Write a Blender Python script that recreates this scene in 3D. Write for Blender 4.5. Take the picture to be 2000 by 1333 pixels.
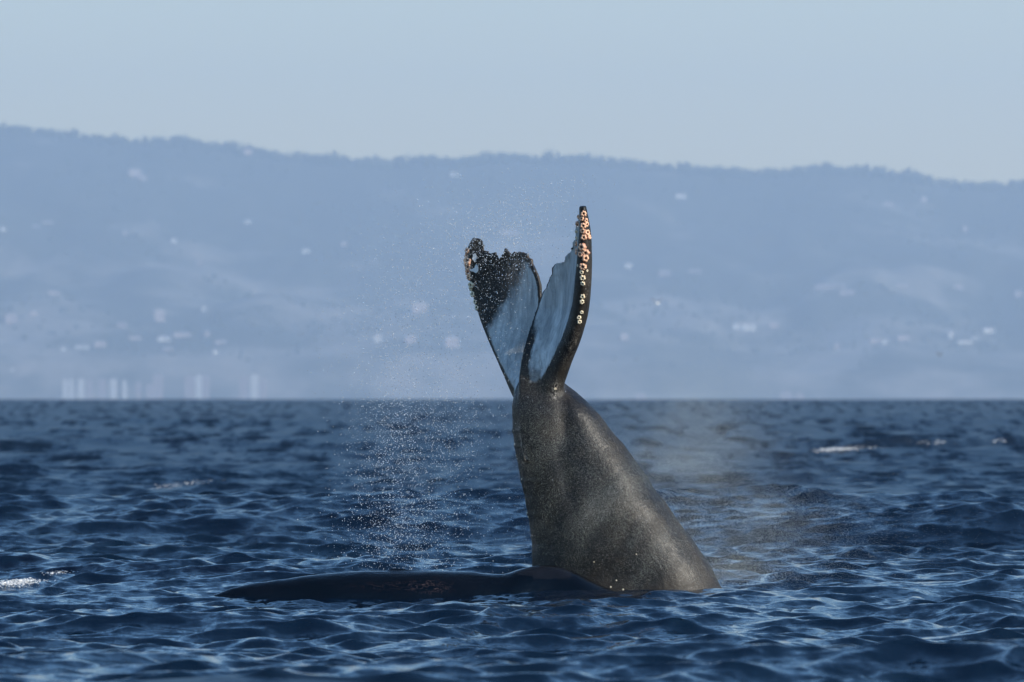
import bpy, bmesh, math, random
import numpy as np
from mathutils import Vector, Matrix, kdtree
from mathutils.bvhtree import BVHTree

random.seed(7)
rng = np.random.default_rng(11)
for o in list(bpy.data.objects):
    bpy.data.objects.remove(o)
scene = bpy.context.scene
C = scene.collection

# ------------------------------------------------------------------ camera
CAM_H = 2.12
FPX = 10800.0                      # focal length in photo pixels (2000 wide)
PITCH = math.atan((773.0 - 666.5) / FPX)
cam_d = bpy.data.cameras.new('camera')
cam = bpy.data.objects.new('camera', cam_d)
C.objects.link(cam)
cam.location = (0, 0, CAM_H)
cam.rotation_euler = (math.pi / 2 + PITCH, 0, 0)
cam_d.sensor_width = 36.0
cam_d.lens = FPX / 2000 * 36
cam_d.clip_start = 0.5
cam_d.clip_end = 80000
cam_d.dof.use_dof = True
cam_d.dof.focus_distance = 59.7
cam_d.dof.aperture_fstop = 3.0
scene.camera = cam

# ------------------------------------------------------------------ light
SUN = Vector((0.84, -0.42, 0.45)).normalized()
el = math.asin(SUN.z)
az = math.atan2(SUN.x, SUN.y)
world = bpy.data.worlds.new('World')
scene.world = world
world.use_nodes = True
wn = world.node_tree.nodes
wl = world.node_tree.links
wn.clear()
sky = wn.new('ShaderNodeTexSky')
sky.sky_type = 'NISHITA'
sky.sun_disc = False
sky.sun_elevation = el
sky.sun_rotation = az
sky.altitude = 0
sky.air_density = 1.0
sky.dust_density = 0.5
sky.ozone_density = 4.0
bg = wn.new('ShaderNodeBackground')
bg.inputs['Strength'].default_value = 0.12
wo = wn.new('ShaderNodeOutputWorld')
# pale dusty band of air low over the sea, the same all the way round
w_tc = wn.new('ShaderNodeTexCoord')
w_sx = wn.new('ShaderNodeSeparateXYZ'); wl.new(w_tc.outputs['Generated'], w_sx.inputs[0])
def w_math(op, x, y):
    m = wn.new('ShaderNodeMath'); m.operation = op
    for i, q in enumerate((x, y)):
        if isinstance(q, (int, float)): m.inputs[i].default_value = q
        else: wl.new(q, m.inputs[i])
    return m.outputs[0]


w_z = w_math('MULTIPLY', w_math('ABSOLUTE', w_sx.outputs[2], 0.0), 1 / 0.10)
w_f = w_math('DIVIDE', 0.93, w_math('ADD', w_math('POWER', w_z, 3.0), 1.0))
w_x = wn.new('ShaderNodeMix'); w_x.data_type = 'RGBA'; w_x.clamp_factor = True
wl.new(w_f, w_x.inputs[0]); w_t = wn.new('ShaderNodeMix'); w_t.data_type = 'RGBA'; w_t.blend_type = 'MULTIPLY'; w_t.inputs[0].default_value = 1.0
wl.new(sky.outputs[0], w_t.inputs[6]); w_t.inputs[7].default_value = (0.54, 0.89, 1.05, 1)
wl.new(w_t.outputs[2], w_x.inputs[6]); w_x.inputs[7].default_value = (4.45, 3.82, 2.15, 1)
wl.new(w_x.outputs[2], bg.inputs['Color'])
wl.new(bg.outputs[0], wo.inputs['Surface'])
sd = bpy.data.lights.new('sun', 'SUN')
sd.energy = 3.2
sd.angle = math.radians(0.5)
sd.color = (1.0, 0.91, 0.78)
so = bpy.data.objects.new('sun', sd)
so.rotation_euler = SUN.to_track_quat('Z', 'Y').to_euler()
so.location = (30, -10, 40)
C.objects.link(so)
vs = scene.view_settings
vs.view_transform = 'Standard'
vs.look = 'None'
vs.exposure = 0.80
vs.gamma = 1.0
vs.use_curve_mapping = False
try:
    scene.cycles.volume_bounces = 2
    scene.cycles.max_bounces = 6
    scene.cycles.transparent_max_bounces = 8
except Exception:
    pass

# ------------------------------------------------------------------ helpers
R_EARTH = 6.371e6
ct, st_ = math.cos(PITCH), math.sin(PITCH)


def at(px, py, Y):
    """photo pixel -> world point on the vertical plane at distance Y"""
    u = (px - 1000.0) / FPX
    v = (666.5 - py) / FPX
    dy = ct - v * st_
    dz = st_ + v * ct
    k = Y / dy
    return np.array((u * k, Y, CAM_H + dz * k))


def at_many(px, py, Y):
    u = (px - 1000.0) / FPX; v = (666.5 - py) / FPX
    k = Y / (ct - v * st_)
    return np.stack([u * k, Y, CAM_H + (st_ + v * ct) * k], axis=-1)


def tag(o, label=None, cat=None, group=None, kind=None):
    if label: o['label'] = label
    if cat: o['category'] = cat
    if group: o['group'] = group
    if kind: o['kind'] = kind
    return o


def link_mesh(name, verts, faces, mat=None, parent=None, smooth=True):
    me = bpy.data.meshes.new(name)
    if isinstance(verts, np.ndarray):
        nv = len(verts)
        me.vertices.add(nv)
        me.vertices.foreach_set('co', verts.astype(np.float32).ravel())
        f = np.asarray(faces, dtype=np.int32)
        nf, k = f.shape
        me.loops.add(nf * k)
        me.loops.foreach_set('vertex_index', f.ravel())
        me.polygons.add(nf)
        me.polygons.foreach_set('loop_start', np.arange(0, nf * k, k, dtype=np.int32))
        me.polygons.foreach_set('loop_total', np.full(nf, k, dtype=np.int32))
        me.update(calc_edges=True)
    else:
        me.from_pydata(verts, [], faces)
    if smooth:
        me.polygons.foreach_set('use_smooth', np.ones(len(me.polygons), dtype=bool))
    me.update()
    if mat: me.materials.append(mat)
    o = bpy.data.objects.new(name, me)
    C.objects.link(o)
    if parent: o.parent = parent
    return o


def set_attr(me, name, arr):
    a = me.attributes.new(name, 'FLOAT', 'POINT')
    a.data.foreach_set('value', np.asarray(arr, dtype=np.float32))


def material(name):
    m = bpy.data.materials.new(name)
    m.use_nodes = True
    nt = m.node_tree
    return m, nt, nt.nodes, nt.links, nt.nodes['Principled BSDF']


def N(nt, t, **kw):
    n = nt.nodes.new(t)
    for k, v in kw.items():
        if k in n.inputs.keys() if hasattr(n.inputs, 'keys') else False:
            n.inputs[k].default_value = v
        else:
            setattr(n, k, v)
    return n


def ramp(nt, fac, stops):
    r = nt.nodes.new('ShaderNodeValToRGB')
    e = r.color_ramp.elements
    while len(e) > 1: e.remove(e[-1])
    e[0].position = stops[0][0]; e[0].color = (*stops[0][1], 1)
    for p, c in stops[1:]:
        x = e.new(p); x.color = (*c, 1)
    nt.links.new(fac, r.inputs[0])
    return r


def g(v):
    return (v, v, v)


def noise(nt, scale=1.0, detail=4, rough=0.55, vec=None, mapping=None, dist=0.0):
    n = nt.nodes.new('ShaderNodeTexNoise')
    n.inputs['Scale'].default_value = scale
    n.inputs['Detail'].default_value = detail
    n.inputs['Roughness'].default_value = rough
    n.inputs['Distortion'].default_value = dist
    tc = nt.nodes.new('ShaderNodeNewGeometry')
    src = vec if vec is not None else tc.outputs['Position']
    if mapping is not None:
        mp = nt.nodes.new('ShaderNodeMapping')
        mp.inputs['Scale'].default_value = mapping
        nt.links.new(src, mp.inputs['Vector'])
        src = mp.outputs[0]
    nt.links.new(src, n.inputs['Vector'])
    return n


def mix(nt, fac, a, b):
    m = nt.nodes.new('ShaderNodeMix')
    m.data_type = 'RGBA'
    if isinstance(fac, (int, float)): m.inputs[0].default_value = fac
    else: nt.links.new(fac, m.inputs[0])
    for i, x in ((6, a), (7, b)):
        if isinstance(x, tuple): m.inputs[i].default_value = (*x, 1)
        else: nt.links.new(x, m.inputs[i])
    return m.outputs[2]


def math_node(nt, op, a, b=None, clamp=False):
    m = nt.nodes.new('ShaderNodeMath')
    m.operation = op
    m.use_clamp = clamp
    for i, x in enumerate((a, b)):
        if x is None: continue
        if isinstance(x, (int, float)): m.inputs[i].default_value = x
        else: nt.links.new(x, m.inputs[i])
    return m.outputs[0]


def attr(nt, name):
    a = nt.nodes.new('ShaderNodeAttribute')
    a.attribute_name = name
    return a.outputs['Fac']


def sstep(a, b, x):
    t = np.clip((x - a) / (b - a), 0, 1)
    return t * t * (3 - 2 * t)


# ------------------------------------------------------------------ sea
def sea_rows():
    rows = list(np.arange(-40, 36, 1.0))
    y = 36.0
    while y < 19500:
        rows.append(y); y *= 1 + min(0.0062 if y < 5500 else 0.02, 0.00114 * max(1.0, y / 95.0) ** 0.75)
    rows.append(19600.0)
    return np.array(rows)


ROWS = sea_rows()
A_CORE = 0.102
NC = 520
core = np.linspace(-A_CORE, A_CORE, NC)
NW = 30
wing = (np.linspace(0, 1, NW + 1)[1:]) ** 2.2
nr = len(ROWS)
yb = np.maximum(ROWS, 8.0)[:, None]
X = np.concatenate([
    -A_CORE * yb - wing[::-1][None, :] * (120 + 0.27 * yb),
    core[None, :] * yb,
    A_CORE * yb + wing[None, :] * (120 + 0.27 * yb)], axis=1)
nc = X.shape[1]
Yg = np.repeat(ROWS[:, None], nc, axis=1)
dyr = np.gradient(ROWS)
dxr = np.gradient(X, axis=1)

comps = []
PEAK = 3.6
for i in range(250):
    lam = 0.26 * (34 / 0.26) ** ((i + rng.random()) / 250)
    octs = math.log2(34 / 0.26) / 250
    s = 0.088
    if lam > PEAK: s *= (PEAK / lam) ** 0.9
    s *= 0.95 + 1.15 * math.exp(-(math.log(lam / 0.55) / 0.7) ** 2)
    if lam > 1.8: s *= 0.78
    spread = 0.34 + 0.36 * min(1, 2.0 / lam)
    th = -math.pi / 2 + 0.16 + rng.normal() * spread * 0.9
    k = 2 * math.pi / lam
    amp = s * math.sqrt(2 * octs) / k * (0.6 + 0.8 * rng.random())
    comps.append((k, math.cos(th), math.sin(th), amp, rng.random() * 6.283, lam))
for lam, th, amp in ((92, -1.5, 0.22), (118, -1.75, 0.26), (150, -1.3, 0.26), (105, -1.1, 0.2), (19, -1.35, 0.06), (24, -1.9, 0.08), (31, -1.5, 0.11), (38, -1.1, 0.10), (47, -1.75, 0.13), (60, -1.45, 0.12)):
    comps.append((2 * math.pi / lam, math.cos(th), math.sin(th), amp, rng.random() * 6.283, lam))

X = X.astype(np.float32); Yg = Yg.astype(np.float32); dxr = dxr.astype(np.float32); dyr = dyr.astype(np.float32)
Zs = np.zeros_like(X); DX = np.zeros_like(X); DY = np.zeros_like(X)
missing = np.zeros(nr)
damp = (1 - 0.95 * np.exp(-((X - 0.6) ** 2 + (Yg - 59.5) ** 2) / 13.0 ** 2)).astype(np.float32)
for k, cx, cy, amp, ph, lam in comps:
    w = sstep(1.9, 3.8, lam / dyr).astype(np.float32)
    missing += (1 - w ** 2) * (amp * k) ** 2 / 2
    sel = np.where(w > 0.001)[0]
    if len(sel) == 0: continue
    c0, c1_ = (0, X.shape[1]) if lam > 2.0 else (NW, X.shape[1] - NW)
    for r0, r1 in ((sel[0], sel[-1] + 1),):
        xs = X[r0:r1, c0:c1_]; ys = Yg[r0:r1, c0:c1_]
        a = w[r0:r1][:, None] * np.float32(amp)
        if lam < 8.0: a = a * sstep(2.0, 4.0, np.float32(lam) / dxr[r0:r1, c0:c1_]).astype(np.float32)
        p = np.float32(k * cx) * xs + np.float32(k * cy) * ys + np.float32(ph)
        s_ = np.sin(p); c_ = np.cos(p)
        if lam > 15: a = a * damp[r0:r1, c0:c1_]
        if lam > 80: a = a * sstep(250, 900, Yg[r0:r1, c0:c1_]).astype(np.float32)
        Zs[r0:r1, c0:c1_] += a * c_
        s_ *= a * np.float32(1.3 if lam < 1.5 else 0.95)
        DX[r0:r1, c0:c1_] -= np.float32(cx) * s_
        DY[r0:r1, c0:c1_] -= np.float32(cy) * s_

Zs = Zs.astype(np.float64); DX = DX.astype(np.float64); DY = DY.astype(np.float64)
# calmer water right round the two whales
cxw, cyw = 0.6, 59.6
calm = 1 - 0.40 * np.exp(-(((X - cxw) / 3.6) ** 2 + ((Yg - cyw) / 2.6) ** 2))
Zs *= calm; DX *= calm; DY *= calm
near = (np.abs(X - 0.3) < 3.0) & (np.abs(Yg - 58.6) < 1.6)
Zs -= (Zs[near].mean() - 0.015) * np.exp(-(((X - 0.3) / 7.0) ** 2 + ((Yg - 58.8) / 5.0) ** 2))


def crest(px0, py0, px1, py1, h, wid, Y=None):
    """one longer wave crest between two photo points"""
    global Zs, DY
    d0 = CAM_H * FPX / (py0 - 773.0) if Y is None else Y
    d1 = CAM_H * FPX / (py1 - 773.0) if Y is None else Y
    x0 = (px0 - 1000) / FPX * d0; x1 = (px1 - 1000) / FPX * d1
    t = (X - x0) / (x1 - x0)
    yc = d0 + (d1 - d0) * t
    e = sstep(-0.25, 0.25, t) * (1 - sstep(0.75, 1.25, t))
    q = (Yg - yc) / wid
    shape = np.where(q < 0, np.exp(-(q / 0.55) ** 2), np.exp(-(q / 1.3) ** 2))
    Zs = Zs + h * e * shape


crest(1590, 886, 1990, 880, 0.48, 1.5)
crest(-40, 1136, 150, 1128, 0.13, 0.9)
crest(1230, 1176, 1460, 1174, 0.05, 0.6)
crest(1800, 1048, 2060, 1048, 0.13, 1.3)
crest(1380, 1000, 1620, 1010, 0.10, 1.2)
crest(1820, 1196, 2080, 1205, 0.12, 0.9)
crest(1700, 1330, 2080, 1318, 0.10, 0.8)
crest(280, 960, 400, 955, 0.10, 1.0)
crest(60, 1020, 200, 1018, 0.10, 1.0)

XX = X + DX
YY = Yg + DY
ZZ = Zs - (XX ** 2 + YY ** 2) / (2 * R_EARTH)
verts = np.stack([XX, YY, ZZ], axis=-1).reshape(-1, 3)
ii = np.arange(nr - 1)[:, None] * nc + np.arange(nc - 1)[None, :]
faces = np.stack([ii, ii + 1, ii + nc + 1, ii + nc], axis=-1).reshape(-1, 4)

m_sea, nt, nd, lk, bs = material('sea_water')
bs.inputs['IOR'].default_value = 1.333
sub = attr(nt, 'unresolved')
# ripples too small for the mesh
n1 = noise(nt, 6.5, 5, 0.68, mapping=(0.7, 1.25, 1), dist=0.4)
n2 = noise(nt, 0.9, 5, 0.62, mapping=(0.55, 1.3, 1))
def centred(n, sx):
    v = nt.nodes.new('ShaderNodeVectorMath'); v.operation = 'SUBTRACT'
    lk.new(n.outputs['Color'], v.inputs[0]); v.inputs[1].default_value = (0.5, 0.5, 0.5)
    m = nt.nodes.new('ShaderNodeVectorMath'); m.operation = 'MULTIPLY'
    lk.new(v.outputs[0], m.inputs[0]); m.inputs[1].default_value = sx
    return m.outputs[0]
c1 = centred(n1, (0.70, 1.0, 0))
n3 = noise(nt, 1.0, 4, 0.6, mapping=(0.75, 0.09, 1))
c3 = centred(n3, (0.8, 5.5, 0))
c2 = centred(n2, (1.0, 1.7, 0))
n4 = noise(nt, 1.0, 4, 0.62, mapping=(2.4, 0.75, 1), dist=0.5)
c4 = centred(n4, (0.28, 0.85, 0))
c14 = nt.nodes.new('ShaderNodeVectorMath'); c14.operation = 'ADD'; lk.new(c1, c14.inputs[0]); lk.new(c4, c14.inputs[1])
c1 = c14.outputs[0]
sc = nt.nodes.new('ShaderNodeVectorMath'); sc.operation = 'SCALE'
c23 = nt.nodes.new('ShaderNodeVectorMath'); c23.operation = 'ADD'; lk.new(c2, c23.inputs[0]); lk.new(c3, c23.inputs[1])
lk.new(c23.outputs[0], sc.inputs[0]); lk.new(math_node(nt, 'MULTIPLY', sub, 2.2), sc.inputs['Scale'])
ge = nt.nodes.new('ShaderNodeNewGeometry')
a1 = nt.nodes.new('ShaderNodeVectorMath'); a1.operation = 'ADD'
lk.new(ge.outputs['Normal'], a1.inputs[0]); lk.new(c1, a1.inputs[1])
a2 = nt.nodes.new('ShaderNodeVectorMath'); a2.operation = 'ADD'
lk.new(a1.outputs[0], a2.inputs[0]); lk.new(sc.outputs[0], a2.inputs[1])
nn = nt.nodes.new('ShaderNodeVectorMath'); nn.operation = 'NORMALIZE'
lk.new(a2.outputs[0], nn.inputs[0])
lk.new(nn.outputs[0], bs.inputs['Normal'])
nb = noise(nt, 0.05, 3, 0.5)
cr = ramp(nt, nb.outputs[0], [(0.35, (0.0014, 0.006, 0.016)), (0.65, (0.0022, 0.009, 0.02))])
lk.new(cr.outputs[0], bs.inputs['Base Color'])
lk.new(math_node(nt, 'SQRT', math_node(nt, 'ADD', math_node(nt, 'MULTIPLY', sub, 0.6), 0.004)), bs.inputs['Roughness'])
sea = link_mesh('water', verts, faces, m_sea)
sea['kind'] = 'structure'
tot = math.sqrt(missing.max())
set_attr(sea.data, 'unresolved', np.repeat(np.sqrt(missing)[:, None], nc, axis=1).ravel())

# table for setting things down on the water as the waves lie
u_p = XX / np.maximum(YY, 1)
PX = 1000 + FPX * u_p
PY = 773.0 - FPX * (ZZ - CAM_H) / np.maximum(YY, 1)


def on_water(px, py, tol=4):
    """point of the water surface seen at a photo pixel (the nearest crest there)"""
    c = int(NW + ((px - 1000) / FPX + A_CORE) / (2 * A_CORE) * (NC - 1))
    a, b = max(c - 28, 0), min(c + 28, nc)
    rr = slice(74, 1700)
    m = (np.abs(PX[rr, a:b] - px) < tol) & (np.abs(PY[rr, a:b] - py) < tol)
    idx = np.where(m)
    if len(idx[0]) == 0: return None
    r_, c_ = idx[0] + 74, idx[1] + a
    j = np.argmin(YY[r_, c_])
    return np.array((XX[r_[j], c_[j]], YY[r_[j], c_[j]], ZZ[r_[j], c_[j]]))


# ------------------------------------------------------------------ hills
RIDGE = [(-2600, 300), (-1500, 215), (-600, 228), (0, 240), (100, 251), (200, 262), (250, 269), (320, 265), (380, 270),
         (440, 278), (520, 289), (600, 299), (680, 303), (760, 306), (840, 301), (900, 303), (980, 297),
         (1080, 298), (1160, 300), (1240, 311), (1340, 319), (1440, 326), (1500, 328), (1560, 323),
         (1620, 320), (1700, 322), (1780, 334), (1840, 346), (1900, 352), (1960, 352), (2000, 347), (2400, 340), (3000, 300), (4500, 360)]
Y0, Y1 = 19000.0, 23000.0
rx = np.array([(p[0] - 1000) / FPX * Y1 for p in RIDGE])
rz = np.array([CAM_H + (773 - p[1] - 9) / FPX * Y1 for p in RIDGE])


def vnoise(x, y, seed):
    """smooth value noise"""
    xi = np.floor(x).astype(np.int64); yi = np.floor(y).astype(np.int64)
    fx = x - xi; fy = y - yi
    fx = fx * fx * (3 - 2 * fx); fy = fy * fy * (3 - 2 * fy)
    def h(a, b):
        n = (a * 374761393 + b * 668265263 + seed * 1442695041) & 0xffffffff
        n = ((n ^ (n >> 13)) * 1274126177) & 0xffffffff
        return ((n ^ (n >> 16)) & 0xffff) / 65535.0
    return (h(xi, yi) * (1 - fx) + h(xi + 1, yi) * fx) * (1 - fy) + (h(xi, yi + 1) * (1 - fx) + h(xi + 1, yi + 1) * fx) * fy


def fbm(x, y, seed, o=4):
    v = 0; a = 0.5
    for i in range(o):
        v = v + a * (vnoise(x * 2 ** i, y * 2 ** i, seed + i) - 0.5); a *= 0.5
    return v


def terrain(x, y):
    s = np.clip((y - Y0) / (Y1 - Y0), 0, 1.4)
    rr = np.interp(x * Y1 / np.maximum(y, 1000), rx, rz) if False else np.interp(x, rx, rz)
    up = np.clip(s, 0, 1)
    prof = 0.10 * sstep(0, 0.08, up) + 0.90 * (0.55 * up + 0.45 * up ** 1.8)
    z = -34 + (rr + 34) * prof
    env = np.sin(np.pi * np.clip(s, 0, 1)) ** 0.7
    z = z + env * (fbm(x / 900.0, y / 1400.0, 5) * 420 + fbm(x / 260, y / 260, 9) * 60)
    z = np.where(s > 1, z - (s - 1) * 1500, z)
    # never above the line of sight to the ridge
    return z


tx = np.concatenate([np.linspace(-8000, -2700, 50), np.linspace(-2650, 2650, 320), np.linspace(2700, 8000, 50)])
ty = np.linspace(18900, 24200, 108)
TX, TY = np.meshgrid(tx, ty)
TZ = terrain(TX, TY)
hv = np.stack([TX, TY, TZ], -1).reshape(-1, 3)
n2_ = len(tx)
ii = np.arange(len(ty) - 1)[:, None] * n2_ + np.arange(n2_ - 1)[None, :]
hf = np.stack([ii, ii + 1, ii + n2_ + 1, ii + n2_], axis=-1).reshape(-1, 4)
m_hill, nt, nd, lk, bs = material('hillside')
bs.inputs['Roughness'].default_value = 0.95
nA = noise(nt, 0.0022, 6, 0.6)
nB = noise(nt, 0.012, 4, 0.6)
sepz = nt.nodes.new('ShaderNodeSeparateXYZ'); gg = nt.nodes.new('ShaderNodeNewGeometry')
lk.new(gg.outputs['Position'], sepz.inputs[0])
c_for = ramp(nt, nB.outputs[0], [(0.3, (0.022, 0.032, 0.022)), (0.7, (0.045, 0.05, 0.034))]).outputs[0]
c_dry = ramp(nt, nB.outputs[0], [(0.3, (0.12, 0.12, 0.10)), (0.7, (0.25, 0.22, 0.19))]).outputs[0]
hz = math_node(nt, 'MULTIPLY', sepz.outputs[2], -0.00022)
fac = ramp(nt, math_node(nt, 'ADD', nA.outputs[0], hz), [(0.40, g(0)), (0.56, g(1))]).outputs[0]
lk.new(mix(nt, fac, c_for, c_dry), bs.inputs['Base Color'])
hills = link_mesh('hills', hv, hf, m_hill)
hills['kind'] = 'structure'

# far-off wood on the hills: one mass of crowns
m_wood, nt, nd, lk, bs = material('far_foliage')
bs.inputs['Roughness'].default_value = 0.9
nA = noise(nt, 0.02, 3, 0.6)
lk.new(ramp(nt, nA.outputs[0], [(0.3, (0.02, 0.035, 0.02)), (0.7, (0.05, 0.065, 0.035))]).outputs[0], bs.inputs['Base Color'])


def crowns(px_lo, px_hi, n, on_ridge):
    vs_, fs_ = [], []
    for i in range(n):
        if on_ridge:
            x = (random.uniform(px_lo, px_hi) - 1000) / FPX * Y1
            y = Y1 + random.uniform(-90, 50)
        else:
            y = random.uniform(19300, 23000)
            x = (random.uniform(px_lo, px_hi) - 1000) / FPX * y
            if fbm(np.array(x / 500.0), np.array(y / 700.0), 31) < -0.05: continue
        clump = float(vnoise(np.array(x / 55.0), np.array(y * 0 + 1.0), 77))
        h = random.uniform(12, 22) + (26 * clump ** 2.0 if on_ridge else 0)
        if on_ridge and random.random() < 0.05: h += random.uniform(6, 14)
        r = random.uniform(5, 11) * (0.8 if h > 30 else 1)
        z = float(terrain(np.array(x), np.array(y))) - 3
        k = len(vs_)
        conif = random.random() < 0.45
        prof = [(0.15, 1.0), (0.55, 0.55), (1.0, 0.05)] if conif else [(0.2, 0.7), (0.6, 1.0), (0.95, 0.45)]
        a0 = random.random() * 6
        for f, w in prof:
            for j in range(6):
                a = a0 + j * math.pi / 3
                q = r * w * random.uniform(0.75, 1.25)
                vs_.append((x + q * math.cos(a), y + q * math.sin(a), z + h * f * random.uniform(0.93, 1.07)))
        vs_.append((x, y, z + h * 1.04)); vs_.append((x, y, z))
        for l in range(2):
            for j in range(6):
                a, b = k + l * 6 + j, k + l * 6 + (j + 1) % 6
                fs_.append((a, b, b + 6)); fs_.append((a, b + 6, a + 6))
        for j in range(6):
            fs_.append((k + 12 + j, k + 12 + (j + 1) % 6, k + 18))
            fs_.append((k + (j + 1) % 6, k + j, k + 19))
    return np.array(vs_), fs_


v1, f1 = crowns(-300, 2300, 2300, True)
v2, f2 = crowns(-200, 2200, 2200, False)
wood = link_mesh('woodland', np.concatenate([v1, v2]), np.concatenate([np.array(f1), np.array(f2) + len(v1)]), m_wood, smooth=False)
tag(wood, 'hazy blue wood covering the far hills and their ridge line', 'woodland', kind='stuff')

# ------------------------------------------------------------------ far buildings
def plain(name, col, rough=0.8, var=0.08, scale=0.3):
    m, nt, nd, lk, bs = material(name)
    bs.inputs['Roughness'].default_value = rough
    n = noise(nt, scale, 3, 0.6)
    lo = tuple(c * (1 - var) for c in col); hi = tuple(min(1, c * (1 + var)) for c in col)
    lk.new(ramp(nt, n.outputs[0], [(0.3, lo), (0.7, hi)]).outputs[0], bs.inputs['Base Color'])
    return m


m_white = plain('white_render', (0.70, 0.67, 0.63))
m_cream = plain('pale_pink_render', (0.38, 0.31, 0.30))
m_roofl = plain('pale_roof', (0.30, 0.27, 0.26))
m_roofd = plain('grey_roof', (0.3, 0.26, 0.25))
m_glass = plain('dark_glazing', (0.08, 0.1, 0.12), 0.25)


def boxes(bl):
    v, f = [], []
    for (x0, x1, y0, y1, z0, z1) in bl:
        k = len(v)
        v += [(x0, y0, z0), (x1, y0, z0), (x1, y1, z0), (x0, y1, z0), (x0, y0, z1), (x1, y0, z1), (x1, y1, z1), (x0, y1, z1)]
        f += [(k, k + 3, k + 2, k + 1), (k + 4, k + 5, k + 6, k + 7), (k, k + 1, k + 5, k + 4), (k + 1, k + 2, k + 6, k + 5), (k + 2, k + 3, k + 7, k + 6), (k + 3, k, k + 4, k + 7)]
    return v, f


def empty(name, loc, rz=0.0):
    o = bpy.data.objects.new(name, None)
    o.empty_display_size = 1
    C.objects.link(o); o.location = loc; o.rotation_euler = (0, 0, rz)
    return o


def house(px, py, wpx, hpx, label, mat, group=None):
    # find the distance at which the slope is seen at this pixel
    Yd = None
    for y in np.arange(19150, 22950, 25.0):
        p = at(px, py + hpx / 2, y)
        if float(terrain(np.array(p[0]), np.array(y))) >= p[2]:
            Yd = y - 12; break
    if Yd is None: Yd = 20500
    p = at(px, py + hpx / 2, Yd)
    w = wpx / FPX * Yd; h = hpx / FPX * Yd
    t = empty('house', (p[0], p[1], p[2]), random.uniform(-0.15, 0.35))
    tag(t, label, 'house', group)
    d = max(8.0, min(w, 18) * 0.8)
    eav = h * 0.72
    v, f = boxes([(-w / 2, w / 2, 0, d, -6, eav), (-w * 0.5, -w * 0.12, -d * 0.35, -0.01, -6, eav * 0.8)])
    link_mesh('wall', v, f, mat, t, smooth=False)
    ov = w * 0.04
    v = [(-w / 2 - ov, -1, eav + 0.02), (w / 2 + ov, -1, eav + 0.02), (w / 2 + ov, d + 1, eav + 0.02), (-w / 2 - ov, d + 1, eav + 0.02),
         (-w / 2 + w * 0.15, d / 2, h), (w / 2 - w * 0.15, d / 2, h)]
    f = [(0, 1, 5, 4), (1, 2, 5), (2, 3, 4, 5), (3, 0, 4), (0, 3, 2, 1)]
    link_mesh('roof', v, f, m_roofl if random.random() < 0.7 else m_roofd, t, smooth=False)
    n = max(2, int(w / 7))
    bl = [(-w / 2 + w * (i + 0.3) / n, -w / 2 + w * (i + 0.7) / n, -0.15, 0.1, eav * 0.35, eav * 0.7) for i in range(n) if (i + 0.5) / n > 0.42]
    for b in bl:
        link_mesh('window', *boxes([b]), m_glass, t, smooth=False)
    return t


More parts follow.
